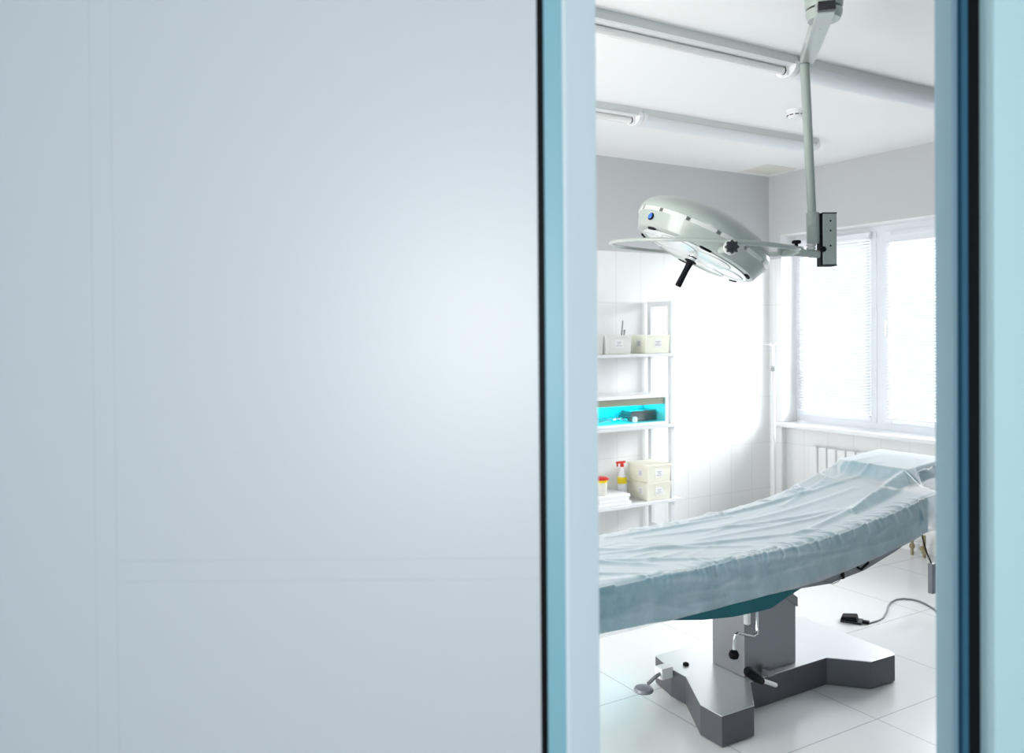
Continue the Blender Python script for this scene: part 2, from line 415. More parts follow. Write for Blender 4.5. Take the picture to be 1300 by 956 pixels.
# jamb on the right with its groove and seal
jamb = struct_root('trim_4', W(0.69, D0, 0), 'blue metal door jamb right of the opening with black seal')
poly = [(0.6655, D0), (0.6745, D0), (0.6745, D0+0.05), (0.6655, D0+0.052), (0.6655, D0+0.044)]
MB().prism(poly, lambda u, d, z: W(u, d, z), 0.0, DOOR_H).build('reveal_face', 'jamb_c', jamb, bevel=0.002)
poly = [(0.6745, D0+0.012), (0.680, D0+0.012), (0.6815, D0+0.002), (0.6905, D0+0.002), (0.692, D0+0.05), (0.6745, D0+0.05)]
MB().prism(poly, lambda u, d, z: W(u, d, z), 0.0, DOOR_H).build('groove', 'jamb_d', jamb)
b = MB(); BX(b, 0.6915, 0.709, D0+0.002, D0+0.05, 0, DOOR_H)
b.build('gasket', 'black', jamb)

# corridor behind the camera, closed so that only its own window lights it
b = MB(); BX(b, -1.75, -1.6, -2.6, D0+0.1, 0, 2.8); struct(b.build('wall_corridor_left', 'corridor'))
b = MB(); BX(b, 1.56, 1.7, -2.6, D0+0.1, 0, 2.8); struct(b.build('wall_corridor_right', 'corridor'))
b = MB(); BX(b, -1.75, 1.7, -2.75, -2.6, 0, 2.8); struct(b.build('wall_corridor_back', 'corridor_light'))
b = MB(); BX(b, -1.9, 1.7, -2.75, D0+0.02, 2.8, 2.86); struct(b.build('ceiling_corridor', 'corridor_light'))

# ------------------------------------------------------------------ ceiling lights
def strip_light(x0, x1, y, covered, label):
    t = thing('ceiling_light', label, 'ceiling light', ((x0+x1)/2, y+0.06, ZC), 'fluorescent ceiling lights in two rows')
    X = lambda p0, p1, tt: Vector((tt, y+p0, ZC+p1))
    MB().prism([(0.012, 0), (0.118, 0), (0.118, -0.038), (0.130, -0.046), (0.0, -0.046), (0.012, -0.038)], X, x0, x1).build('housing', 'lamp_white', t)
    for xe in (x0, x1-0.03):
        n = 12
        poly = [(0.002, -0.03)] + [(0.065-0.066*math.cos(PI*k/n), -0.046-0.050*math.sin(PI*k/n)) for k in range(n+1)] + [(0.128, -0.03)]
        MB().prism(poly, X, xe, xe+0.03).build('end_cap', 'white_plastic', t)
    MB().tube([(x0+0.04, y+0.065, ZC-0.067), (x1-0.04, y+0.065, ZC-0.067)], 0.0185, 16).build('tube', 'tube', t, smooth=True)
    if covered:
        b = MB(); n = 20; ring = []
        for tt in (x0+0.03, x1-0.03):
            ring.append([X(0.065-0.062*math.cos(PI*k/n), -0.046-0.046*math.sin(PI*k/n), tt) for k in range(n+1)])
        vr = [[b.bm.verts.new(p) for p in r] for r in ring]
        for i in range(n): b.bm.faces.new((vr[0][i], vr[0][i+1], vr[1][i+1], vr[1][i]))
        b.build('cover', 'prism', t, smooth=True)
    else:
        MB().prism([(0.020, -0.046), (0.110, -0.046), (0.085, -0.050), (0.045, -0.050)], X, x0+0.03, x1-0.03).build('reflector', 'white_plastic', t)
        for xe in (x0+0.032, x1-0.046): MB().box((xe, y+0.045, ZC-0.090), (xe+0.014, y+0.085, ZC-0.046), 0.003).build('lamp_holder', 'white_plastic', t)
        for xe in (x0+0.046, x1-0.054): MB().tube([(xe, y+0.065, ZC-0.067), (xe+0.008, y+0.065, ZC-0.067)], 0.0192, 16).build('tube_end', 'black_gloss', t)
strip_light(1.78, 3.30, 2.775, False, 'open white fluorescent batten on the ceiling in the near row, left of the lamp arm')
strip_light(3.31, 4.86, 2.775, True, 'covered white fluorescent light on the ceiling in the near row, right of the lamp arm')
strip_light(1.75, 3.245, 3.895, False, 'open white fluorescent batten on the ceiling in the far row, by the door edge')
strip_light(3.25, 4.84, 3.895, True, 'covered white fluorescent light on the ceiling in the far row, ending behind the lamp pole')

# smoke detector
sd = thing('smoke_detector', 'small round white smoke detector on the ceiling beside the lamp pole', 'smoke detector', (4.10, 3.48, ZC))
MB().lathe((4.10, 3.48, ZC), (0, 0, -1), [(0.062, 0), (0.062, 0.012), (0.056, 0.016), (0.052, 0.040), (0.040, 0.052), (0.0, 0.054)], 32).build('body', 'white_plastic', sd, smooth=True)
for k in range(10):
    a = 2*PI*k/10 + 0.15
    c = Vector((4.10+math.cos(a)*0.0525, 3.48+math.sin(a)*0.0525, ZC-0.033)); tx = Vector((-math.sin(a), math.cos(a), 0))
    MB().tube([c-tx*0.011, c+tx*0.011], 0.0035, 6).build('slot', 'black', sd)

# ------------------------------------------------------------------ operating lamp
lamp_root_loc = P(1046, 20, 3.02); 
olx, oly = lamp_root_loc.x, lamp_root_loc.y
ol = thing('operating_lamp', 'grey ceiling-mounted surgical lamp with tilted round head above the table', 'surgical lamp', (olx, oly, ZC))
MB().lathe((olx, oly, ZC), (0, 0, -1), [(0.066, 0), (0.066, 0.17), (0.062, 0.176), (0.0, 0.178)], 40).build('ceiling_mount', 'pole_grey', ol, smooth=True)
MB().lathe((olx, oly, ZC-0.178), (0, 0, -1), [(0.058, 0), (0.058, 0.006)], 40).build('gap_ring', 'black', ol)
MB().lathe((olx, oly, ZC-0.184), (0, 0, -1), [(0.064, 0), (0.064, 0.012), (0.056, 0.034), (0.0, 0.036)], 40).build('swivel_hub', 'lamp_grey', ol, smooth=True)
pA = P(1049, 22, 2.93); pA.z = 2.775
pB = P(1025, 90, 3.49); pB.z = 2.775
ax = (pB-pA); ax.z = 0; L = ax.length; ax.normalize(); sd_ = Vector((ax.y, -ax.x, 0))
b = MB()
rings = []
for t_, w_, h_ in ((0.0, 0.030, 0.040), (0.05, 0.033, 0.050), (L*0.5, 0.031, 0.046), (L, 0.028, 0.046), (L+0.016, 0.018, 0.046)):
    c = pA+ax*t_
    rings.append([c-sd_*w_, c+sd_*w_, c+sd_*w_+EZ*h_, c-sd_*w_+EZ*h_])
b.rings(rings)
arm = b.build('ceiling_arm', 'lamp_grey', ol, bevel=0.004)
c0 = pA-ax*0.012
MB().box((-0.030, -0.02, 0.004), (0.030, 0.012, 0.036), 0.003, X=lambda x, y, z: pA+sd_*x+ax*y+EZ*z).build('end_plug', 'black_gloss', arm)
b = MB()
b.lathe(pA+ax*0.16+EZ*0.001, (0, 0, -1), [(0.0035, 0), (0.003, 0.0015)], 10)
b.build('screw', 'steel_dark', arm)
# drop pole
p0 = P(1021.5, 91, 3.49); p0.z = 2.776
p1 = P(1031, 275, 3.47)
MB().tube([p0, p1], [0.0195, 0.0175], 28).build('drop_pole', 'pole_grey', ol, smooth=True)
MB().tube([p0+EZ*0.0, p0-EZ*0.006], 0.0205, 28).build('pole_collar', 'steel_dark', ol)
bx = ER; 
def LX(c):
    return lambda x, y, z: c + ER*x + EF*y + EZ*z
q0 = P(1032, 270, 3.46); q1 = P(1032.5, 308, 3.46)
sl = MB()
sl.lathe(q0, (q1-q0), [(0.024, 0), (0.027, 0.003), (0.027, 0.054), (0.0262, 0.055), (0.0262, 0.057), (0.027, 0.058), (0.027, (q1-q0).length), (0.024, (q1-q0).length+0.004)], 28)
sleeve = sl.build('sleeve', 'pole_grey', ol, smooth=True)
s2 = P(1029.5, 313.5, 3.46)
b = MB().lathe(s2+EZ*0.012, (0, 0, -1), [(0.018, 0), (0.021, 0.006), (0.015, 0.012), (0.021, 0.018), (0.012, 0.026)], 20)
b.build('stop_ring', 'seam_glass', sleeve, smooth=True)
t0 = P(1049.5, 271, 3.46); t1 = P(1050.5, 338, 3.46)
hh = t0.z-t1.z
bxb = MB().box((-0.027, -0.032, -hh+0.004), (0.030, 0.032, -0.004), 0.004, X=LX(t0))
jb = bxb.build('joint_box', 'pole_grey', ol)
b = MB().box((-0.029, -0.034, -0.004), (0.030, 0.034, 0.0), 0.001, X=LX(t0)).box((-0.029, -0.034, -hh), (0.031, 0.034, -hh+0.004), 0.001, X=LX(t0))
b.box((-0.033, -0.026, -hh+0.002), (-0.026, 0.026, -0.002), 0.002, X=LX(t0))
b.build('rubber_edge', 'black', jb)
for zz in (-0.035, -0.075, -0.138): MB().lathe(t0+ER*0.004-EF*0.032+EZ*zz, -EF, [(0.004, 0), (0.003, 0.0015)], 10).build('screw', 'black', jb)
MB().lathe(t0-ER*0.026-EF*0.026+EZ*(-0.152), -EF, [(0.012, 0), (0.012, 0.008), (0.009, 0.010)], 16).build('arm_joint', 'black', jb)
# side arm to the yoke
a0 = P(1046, 323.5, 3.46); a1 = P(994, 318.5, 3.46)
MB().tube([a0, a1], [0.0165, 0.0165], 20).build('side_arm', 'pole_grey', ol, smooth=True)
MB().lathe(P(1001, 314, 3.45), (0, 0, 1), [(0.010, 0), (0.010, 0.006), (0.006, 0.010)], 14).build('pivot_cap', 'lamp_grey', ol, smooth=True)
# yoke ring round the head
UC, DC = P(893, 313, 3.45).dot(ER), P(893, 313, 3.45).dot(EF)
RR = 0.384
def ringpt(th, r=RR):
    cu, sd2 = math.cos(th), math.sin(th)
    z = P(893, 314.5, 3.45).z - 0.024*cu + (0.016 if sd2 > 0 else -0.004)*sd2
    if sd2 < 0: z += 0.020*sd2
    return W(UC+r*cu, DC+r*sd2, 0)+EZ*z
th0 = math.radians(29); n = 84
pts = [ringpt(th0 + (2*PI-2*th0)*k/n) for k in range(n+1)]
pts = pts[::-1]
yoke = MB().tube(pts, [0.0075 if 16 < k < 66 else 0.0100 for k in range(n+1)], 12).build('yoke', 'lamp_grey', ol, smooth=True)
b = MB().tube([ringpt(th0)+EF*0.01, ringpt(th0)-EF*0.10-EZ*0.008, ringpt(-th0)+EF*0.10-EZ*0.006, ringpt(-th0)-EF*0.01], 0.0125, 14)
b.build('yoke_bar', 'pole_grey', yoke, smooth=True)
MB().box((-0.02, -0.018, -0.020), (0.02, 0.018, 0.014), 0.005, X=LX(a1)).build('yoke_block', 'pole_grey', yoke)
kb = ringpt(-th0)-EF*0.0+ER*-0.012
kn = MB().lathe(kb+EZ*0.012, (0, 0, 1), [(0.007, 0), (0.007, 0.010), (0.017, 0.012), (0.018, 0.020), (0.014, 0.024)], 18)
kn.build('brake_knob', 'black', ol, smooth=True)
# head: axis, base centre
axh = (CR*0.448 + CD*-0.879 + CF*-0.02).normalized()
hc = P(881, 323.5, 3.43)
r1, r2, h1, hd = 0.264, 0.284, 0.082, 0.112
prof = [(0.0, 0.0), (r1-0.012, 0.0), (r1-0.003, 0.004), (r1, 0.011)]
prof += [(r1+(r2-r1)*k/5*1.0, 0.011+(h1-0.020-0.011)*k/5) for k in range(1, 6)]
hd_mb = MB().lathe(hc, axh, prof+[(r2-0.006, h1-0.018)], 96)
head = hd_mb.build('lamp_head', 'lamp_grey', ol, smooth=True)
dome = [(r2-0.010, h1-0.006), (r2+0.002, h1-0.006), (r2+0.004, h1+0.002)]
for k in range(1, 15):
    a = PI/2*k/14
    dome.append(((r2+0.004)*math.cos(a)**0.92 if k < 14 else 0.0, h1+0.002+hd*math.sin(a)))
MB().lathe(hc, axh, dome, 96).build('dome', 'lamp_grey', head, smooth=True)
up = Vector((0, 0, 1)); ha = axh.cross(up).normalized(); hb_ = axh.cross(ha).normalized()
def HP(r, ang, h):      # point on the head: radius, angle, height
    return hc + axh*h + (ha*math.cos(ang)+hb_*math.sin(ang))*r
# angle of the direction facing the camera and of the low right end
def ang_of(v): return math.atan2(v.dot(hb_), v.dot(ha))
a_cam = ang_of((CAM-hc).normalized()); a_right = ang_of(CR*0.891+CD*0.454); a_left = ang_of(-(CR*0.891+CD*0.454))
sgn = 1 if ((a_right-a_cam+PI) % (2*PI)-PI) > 0 else -1
# vent segments round the seam
MB().lathe(hc, axh, [(r2-0.014, h1-0.019), (r2-0.014, h1-0.005)], 72, cap=False).build('seam_band', 'pole_grey', head)
nseg = 14
for k in range(nseg):
    a = 2*PI*k/nseg + 0.06
    b = MB(); w_ = 2*PI/nseg*0.86; m_ = 8; rg = []
    for j in range(m_+1):
        aj = a + w_*j/m_
        rg.append([HP(r2-0.012, aj, h1-0.0215), HP(r2+0.0025, aj, h1-0.0215), HP(r2+0.0035, aj, h1-0.0055), HP(r2-0.012, aj, h1-0.0055)])
    b.rings(rg); b.build('seam_segment', 'seam_glass' if k != 5 else 'steel_dark', head)
# face ring, lens fields, slots
MB().lathe(hc-axh*0.0, -axh, [(r1-0.030, 0.0), (r1-0.030, 0.004), (r1-0.045, 0.007), (0.0, 0.012)], 96).build('lens', 'lens', head, smooth=True)
for k in range(6):
    a = a_cam + PI/6 + 2*PI*k/6
    c = HP(0.142, a, -0.0072)
    pts = [c + (ha*math.cos(q)+hb_*math.sin(q))*0.078 for q in [2*PI*j/48 for j in range(48)]]
    MB().tube(pts, 0.0028, 6, close=True).build('lens_joint', 'pole_grey', head, smooth=True)
b = MB()
pts = [HP(r1-0.030, 2*PI*j/96, -0.003) for j in range(96)]
b.tube(pts, 0.002, 6, close=True)
b.build('lens_rim', 'pole_grey', head, smooth=True)
for k in range(6):
    a = a_cam + 0.12 + 2*PI*k/6
    rr_ = r1-0.018
    arc = [HP(rr_, a+0.105*(j/8-0.5)*2, -0.001) for j in range(9)]
    MB().tube(arc, [0.003]+[0.0075]*7+[0.003], 8).build('vent_slot', 'black', head)
# centre handle
hb0 = hc-axh*0.008
hub = MB().lathe(hb0+axh*0.006, -axh, [(0.030, 0), (0.026, 0.010), (0.016, 0.014), (0.016, 0.034)], 28).build('handle_socket', 'chrome', head, smooth=True)
MB().lathe(hb0-axh*0.020, -axh, [(0.024, 0.0), (0.026, 0.003), (0.024, 0.006), (0.015, 0.009), (0.0135, 0.022), (0.012, 0.040), (0.0125, 0.070), (0.0135, 0.112), (0.0125, 0.118), (0.0, 0.119)], 28).build('handle', 'black', head, smooth=True)
# blue button near the raised left end on the side band
a_btn = ang_of((P(828.5, 276.5, 3.30)-hc))
pb = HP(r2-0.005, a_btn, 0.036); nb_ = (pb-hc-axh*0.036).normalized()
MB().lathe(pb-nb_*0.004, nb_, [(0.016, 0), (0.016, 0.004), (0.0125, 0.0045)], 24).build('button_rim', 'black', head)
MB().lathe(pb-nb_*0.003, nb_, [(0.0115, 0), (0.0115, 0.006), (0.008, 0.009), (0, 0.010)], 24).build('button', 'blue', head, smooth=True)
# pivot with star knob on the near side
kp = P(928, 314, 3.06)
inner = kp + EF*0.16
MB().tube([kp+EF*0.004, kp+EF*0.13+ER*-0.01], 0.014, 20).build('pivot', 'lamp_grey', head, smooth=True)
MB().lathe(kp+EF*0.012, -EF, [(0.024, 0), (0.028, 0.004), (0.028, 0.014), (0.022, 0.018)], 28).build('pivot_boss', 'seam_glass', ol, smooth=True)
b = MB(); n = 56; rg = []
for hgt, sc_ in ((0, 0.8), (0.004, 1.0), (0.014, 1.0), (0.018, 0.85)):
    rg.append([kp-EF*(0.006+hgt)+(ER*math.cos(2*PI*k/n)+EZ*math.sin(2*PI*k/n))*sc_*(0.0235+0.0030*math.cos(8*2*PI*k/n)) for k in range(n)])
b.rings(rg); b.build('star_knob', 'black_gloss', ol, smooth=True)
MB().lathe(kp-EF*0.024+ER*-0.006, -EF, [(0.010, 0), (0.008, 0.003)], 20).build('knob_cap', 'black_gloss', ol)

# ------------------------------------------------------------------ radiator in the niche under the window
XR = XW+0.0
rad = thing('radiator', 'white ribbed radiator under the window sill behind the table head', 'radiator', (XR, 4.25, 0.14))
for k in range(10):
    yk = 4.66-0.0905*(k+1)
    s_ = MB().box((XR-0.030, yk+0.006, 0.13), (XR+0.040, yk+0.0865, 0.69), 0.010)
    s_.build('section', 'radiator', rad)
b = MB()
b.box((XR-0.005, 4.66-0.0905*10+0.01, 0.16), (XR+0.03, 4.65, 0.66))
b.build('core', 'gap', rad)
for z in (0.16, 0.64): MB().tube([(XR+0.01, 4.66-0.0905*10-0.02, z), (XR+0.01, 4.66, z)], 0.012, 12).build('header_pipe', 'radiator', rad, smooth=True)
# valve pipes near the floor
vp = thing('pipe_valve', 'brownish pipe valves low on the wall behind the table', 'valve', (5.60, 3.66, 0.0))
MB().tube([(5.60, 3.715, 0.0), (5.60, 3.715, 0.12), (5.63, 3.715, 0.12)], 0.011, 12).build('pipe', 'brass', vp, smooth=True)
MB().tube([(5.60, 3.62, 0.0), (5.60, 3.62, 0.16)], 0.011, 12).build('pipe', 'brass', vp, smooth=True)
MB().lathe((5.60, 3.715, 0.05), (0, 0, 1), [(0.017, 0), (0.02, 0.01), (0.017, 0.03)], 10).build('nut', 'brass', vp)
MB().lathe((5.60, 3.62, 0.03), (0, 0, 1), [(0.017, 0), (0.022, 0.012), (0.017, 0.035)], 10).build('nut', 'brass', vp)
MB().lathe((5.59, 3.62, 0.07), (-1, 0, 0), [(0.012, 0), (0.018, 0.014), (0.014, 0.03)], 10).build('valve_knob', 'brass', vp)

# ------------------------------------------------------------------ IV stand in the corner
iv = thing('drip_stand', 'thin white drip stand in the corner beside the window sill', 'drip stand', (5.418, 4.85, 0))
X0, Y0 = 5.418, 4.85
b = MB().tube([(X0, Y0, 0.09), (X0, Y0, 1.34)], 0.017, 18); b.build('lower_pole', 'radiator', iv, smooth=True)
MB().tube([(X0, Y0, 1.33), (X0, Y0, 1.53)], 0.009, 12).build('upper_pole', 'radiator', iv, smooth=True)
MB().lathe((X0, Y0, 1.31), (0, 0, 1), [(0.017, 0), (0.022, 0.004), (0.022, 0.04), (0.010, 0.046)], 18).build('clamp', 'lamp_grey', iv, smooth=True)
for k in range(4):
    a = k*PI/2+0.5
    dx, dy = math.cos(a), math.sin(a)
    MB().tube([(X0, Y0, 1.52), (X0+dx*0.05, Y0+dy*0.05, 1.535), (X0+dx*0.10, Y0+dy*0.10, 1.53), (X0+dx*0.115, Y0+dy*0.115, 1.55)], 0.004, 8).build('hook', 'radiator', iv, smooth=True)
for k in range(5):
    a = k*2*PI/5+0.2
    dx, dy = math.cos(a), math.sin(a)
    lg = MB().tube([(X0, Y0, 0.10), (X0+dx*0.10, Y0+dy*0.10, 0.085), (X0+dx*0.19, Y0+dy*0.19, 0.055)], [0.014, 0.012, 0.010], 10).build('leg', 'radiator', iv, smooth=True)
    MB().tube([(X0+dx*0.19-dy*0.009, Y0+dy*0.19+dx*0.009, 0.024), (X0+dx*0.19+dy*0.009, Y0+dy*0.19-dx*0.009, 0.024)], 0.024, 16).build('caster', 'steel_dark', lg, smooth=True)

# ------------------------------------------------------------------ shelving rack
YS = 4.78
rk = thing('shelving_rack', 'white open shelving rack with three boards against the back wall', 'shelf', (3.8, 4.95, 0))
for xp in (3.36, 4.265):
    for nm, ya in (('post', 4.82), ('post', 5.055)):
        MB().box((xp-0.016, ya-0.018, 0), (xp+0.016, ya+0.018, 1.885), 0.002).build(nm, 'rack', rk)
    MB().box((xp-0.014, 4.80, 1.845), (xp+0.014, 5.075, 1.885), 0.002).build('top_rail', 'rack', rk)
    MB().box((xp-0.014, 4.84, 0.12), (xp+0.014, 5.04, 0.15), 0.002).build('bottom_rail', 'rack', rk)
for z in (1.487, 0.948, 0.378):
    MB().box((3.30, YS, z-0.024), (4.335, 5.085, z), 0.003).build('shelf_board', 'rack', rk)

def tub(x0, x1, ya, yb_, z, h, label, mt='box', lid=True, side_label=True, group=None):
    """plastic storage box with rim, lid and a printed label"""
    t = thing('storage_box', label, 'storage box', ((x0+x1)/2, (ya+yb_)/2, z), group)
    b = MB(); th = 0.004; tp = 0.006
    def ring(z_, i, o): return [Vector((x0+i, ya+i, z_)), Vector((x1-i, ya+i, z_)), Vector((x1-i, yb_-i, z_)), Vector((x0+i, yb_-i, z_))]
    b.rings([ring(z+th, tp+th, 0), ring(z+h-0.012, th, 0), ring(z+h-0.012, -0.002, 0), ring(z+h-0.022, -0.002, 0), ring(z+h-0.022, 0.0, 0), ring(z+0.001, tp, 0)])
    b.build('body', mt, t)
    if lid:
        MB().box((x0-0.005, ya-0.005, z+h-0.013), (x1+0.005, yb_+0.005, z+h), 0.003).build('lid', mt, t)
    cx_, cz = (x0+x1)/2, z+h*0.5
    pl = MB().box((cx_-0.035, ya+0.0005, cz-0.028), (cx_+0.035, ya+0.0025, cz+0.028))
    if side_label: ps = MB().box((x0+0.0005, ya+0.06, cz-0.024), (x0+0.0025, ya+0.11, cz+0.024))
    lb = pl.build('label', 'paper', t)
    if side_label: ps = ps.build('side_label', 'paper', t)
    ik = MB(); random.seed(int(x0*1000+z*77))
    for r_, wl in ((0.012, 0.022), (0.0, 0.014), (-0.014, 0.026)):
        x_ = cx_-wl
        while x_ < cx_+wl:
            q = random.uniform(0.005, 0.011)
            ik.box((x_, ya-0.0010, cz+r_-0.0025), (min(x_+q, cx_+wl), ya+0.0006, cz+r_+0.0025)); x_ += q+0.003
    if side_label:
        ik2 = MB()
        for r_ in (0.012, 0.0, -0.012): ik2.box((x0-0.0012, ya+0.07, cz+r_-0.0025), (x0+0.0006, ya+0.098, cz+r_+0.0025))
    ik.build('print', 'ink', lb)
    if side_label: ik2.build('print', 'ink', ps)
    return t
G1, G2 = 'storage boxes on the top board', 'lidded boxes on the bottom board'
tub(3.40, 3.612, 4.80, 5.03, 1.488, 0.150, 'white plastic box on the top board, cut off by the door edge', 'boxw', False, group=G1)
tub(3.628, 3.862, 4.79, 5.03, 1.488, 0.150, 'white plastic box with steel forceps standing in it, on the top board', 'boxw', False, group=G1)
tub(4.005, 4.240, 4.80, 5.02, 1.488, 0.150, 'cream plastic box at the right end of the top board', 'box', False, group=G1)
tub(4.015, 4.243, 4.80, 5.04, 0.379, 0.134, 'cream lidded plastic box, the lower of two stacked on the bottom board', 'box', True, group=G2)
tub(4.015, 4.243, 4.80, 5.04, 0.514, 0.134, 'cream lidded plastic box, the upper of two stacked on the bottom board', 'box', True, group=G2)
# forceps
fc = thing('forceps', 'steel forceps standing upright in the white box', 'forceps', (3.83, 4.92, 1.49))
MB().tube([(3.862-0.02, 4.90, 1.50), (3.866-0.01, 4.90, 1.62), (3.868, 4.90, 1.735)], [0.003, 0.006, 0.005], 10).build('jaw', 'steel_dark', fc, smooth=True)
MB().tube([(3.875-0.02, 4.905, 1.50), (3.885, 4.905, 1.64), (3.888, 4.905, 1.665)], [0.003, 0.006, 0.009], 10).build('handle', 'steel', fc, smooth=True)
# paper packs on the lower board
for k, (hh_, xa, xb) in enumerate(((0.028, 3.56, 3.86), (0.028, 3.57, 3.84), (0.022, 3.56, 3.85))):
    z_ = 0.3785+sum((0.0285, 0.0285, 0.0225)[:k])
    o = MB().box((xa, 4.80, z_), (xb, 5.02, z_+hh_), 0.003).build('paper_pack', 'paper')
    tag(o, ('white flat pack at the bottom of the stack under the sharps tub', 'white flat pack in the middle of the stack under the sharps tub', 'white flat pack directly under the sharps tub')[k], 'pack', 'flat packs on the bottom board')
zp = 0.4585
st = thing('sharps_tub', 'small tub with red and yellow lid on the flat packs', 'container', (3.625, 4.86, zp))
MB().lathe((3.625, 4.86, zp), (0, 0, 1), [(0.040, 0), (0.044, 0.01), (0.046, 0.095), (0.0, 0.096)], 28).build('body', 'boxw', st, smooth=True)
MB().lathe((3.625, 4.86, zp+0.095), (0, 0, 1), [(0.048, 0), (0.050, 0.018), (0.046, 0.022)], 28).build('yellow_ring', 'yellow', st, smooth=True)
MB().lathe((3.625, 4.86, zp+0.116), (0, 0, 1), [(0.058, 0), (0.060, 0.008), (0.046, 0.016), (0.0, 0.018)], 28).build('lid', 'red', st, smooth=True)
sb = thing('spray_bottle', 'white bottle with yellow band and red trigger behind the cream boxes', 'bottle', (3.915, 4.98, 0.3785))
MB().lathe((3.915, 4.98, 0.3785), (0, 0, 1), [(0.034, 0), (0.036, 0.01), (0.036, 0.15)], 24, cap=True).build('body', 'white_plastic', sb, smooth=True)
MB().lathe((3.915, 4.98, 0.5285), (0, 0, 1), [(0.036, 0), (0.030, 0.028), (0.014, 0.065), (0.013, 0.10)], 24).build('shoulder', 'white_plastic', sb, smooth=True)
MB().lathe((3.915, 4.98, 0.500), (0, 0, 1), [(0.0368, 0), (0.0368, 0.046), (0.030, 0.050)], 24).build('band', 'yellow', sb, smooth=True)
b = MB().box((3.862, 4.972, 0.652), (3.945, 4.988, 0.668), 0.003).box((3.866, 4.974, 0.630), (3.876, 4.986, 0.655), 0.002).lathe((3.915, 4.98, 0.625), (0, 0, 1), [(0.015, 0), (0.015, 0.022), (0.010, 0.03)], 16)
b.build('trigger', 'red', sb)

# UV instrument chamber
uvx0, uvx1, uva, uvb, uz0, uz1 = 3.385, 4.222, 4.80, 5.07, 0.949, 1.178
uvc = thing('sterilising_cabinet', 'white cabinet glowing cyan inside on the middle board', 'steriliser', (3.78, 4.93, uz0))
b = MB(); o0x, o0z, o1x, o1z = 3.50, 0.970, 4.198, 1.153
b.box((uvx0, uva, uz0), (o0x, uvb, uz1)).box((o1x, uva, uz0), (uvx1, uvb, uz1)).box((o0x, uva, uz0), (o1x, uvb, o0z)).box((o0x, uva, o1z), (o1x, uvb, uz1)).box((o0x, uvb-0.012, o0z), (o1x, uvb, o1z))
b.build('case', 'white_plastic', uvc, bevel=0.003)
b = MB().box((o0x, uvb-0.016, o0z), (o1x, uvb-0.0125, o1z)).box((o0x, uva+0.01, o0z), (o1x, uvb-0.016, o0z+0.003)).box((o1x-0.003, uva+0.01, o0z+0.003), (o1x, uvb-0.016, o1z))
b.build('lining', 'cabinet_in', uvc)
MB().box((o0x, uva+0.012, o1z-0.050), (o1x-0.004, uva+0.018, o1z)).build('upper_panel', 'olive', uvc)
MB().tube([(3.56, uvb-0.06, 1.105), (4.14, uvb-0.06, 1.105)], 0.012, 14).build('uv_tube', 'uv', uvc, smooth=True)
for k in range(4):
    z_ = o0z+0.004+0.0195*k
    o = MB().box((3.93+0.006*k, 4.90, z_), (4.175, 5.03, z_+0.012), 0.003).box((3.925+0.006*k, 4.895, z_+0.012), (4.18, 5.035, z_+0.019), 0.002).build('instrument_tray', 'tray')
    tag(o, 'dark steel tray in the glowing cabinet, %s of its stack' % ('bottom', 'second from bottom', 'third from bottom', 'top')[k], 'tray', 'steel trays in the glowing cabinet')
jr = thing('glass_jar', 'small white round jar at the front of the glowing cabinet', 'jar', (3.93, 4.84, o0z+0.003))
MB().lathe((3.93, 4.84, o0z+0.0035), (0, 0, 1), [(0.014, 0), (0.019, 0.006), (0.019, 0.024), (0.015, 0.028)], 20).build('body', 'white_plastic', jr, smooth=True)
MB().lathe((3.93, 4.84, o0z+0.031), (0, 0, 1), [(0.017, 0), (0.017, 0.009), (0.010, 0.013)], 20).build('lid', 'paper', jr, smooth=True)
random.seed(5)
b = MB()
for k in range(26):
    cxx, cyy = random.uniform(3.62, 3.88), random.uniform(4.86, 5.01); a = random.uniform(0, PI); l_ = random.uniform(0.03, 0.07)
    zz = o0z+0.008+random.uniform(0, 0.026)
    b.tube([(cxx-math.cos(a)*l_, cyy-math.sin(a)*l_*0.4, zz), (cxx, cyy, zz+0.008), (cxx+math.cos(a)*l_, cyy+math.sin(a)*l_*0.4, zz)], 0.0035, 6)
tag(b.build('instrument_heap', 'chrome', smooth=True), 'loose heap of small metal instruments at the left of the glowing cabinet', 'instruments', kind='stuff')

# ------------------------------------------------------------------ operating table
TY0, TY1 = 2.37, 2.97
def lerp_tab(tab, x):
    if x <= tab[0][0]: return tab[0][1]
    for (a, va), (c, vc) in zip(tab, tab[1:]):
        if x <= c:
            t = (x-a)/(c-a); t = t*t*(3-2*t) if False else t
            return va+(vc-va)*t
    return tab[-1][1]
TOPZ = [(1.6, 0.752), (2.0, 0.741), (2.5, 0.748), (2.9, 0.762), (3.1, 0.776), (3.25, 0.794), (3.4, 0.815), (3.55, 0.840), (3.7, 0.868), (3.82, 0.893), (4.2, 0.96)]
HEMZ = [(1.6, 0.572), (2.1, 0.574), (2.5, 0.580), (2.8, 0.586), (3.0, 0.598), (3.23, 0.622), (3.45, 0.660), (3.69, 0.705), (3.9, 0.745), (4.2, 0.79)]
def ztop(x):
    return (lerp_tab(TOPZ, x-0.05)+lerp_tab(TOPZ, x)+lerp_tab(TOPZ, x+0.05))/3
def hemz(x):
    return (lerp_tab(HEMZ, x-0.06)+lerp_tab(HEMZ, x)+lerp_tab(HEMZ, x+0.06))/3
tb = thing('operating_table', 'grey steel operating table with teal padding and central column', 'operating table', (2.9, 2.69, 0))
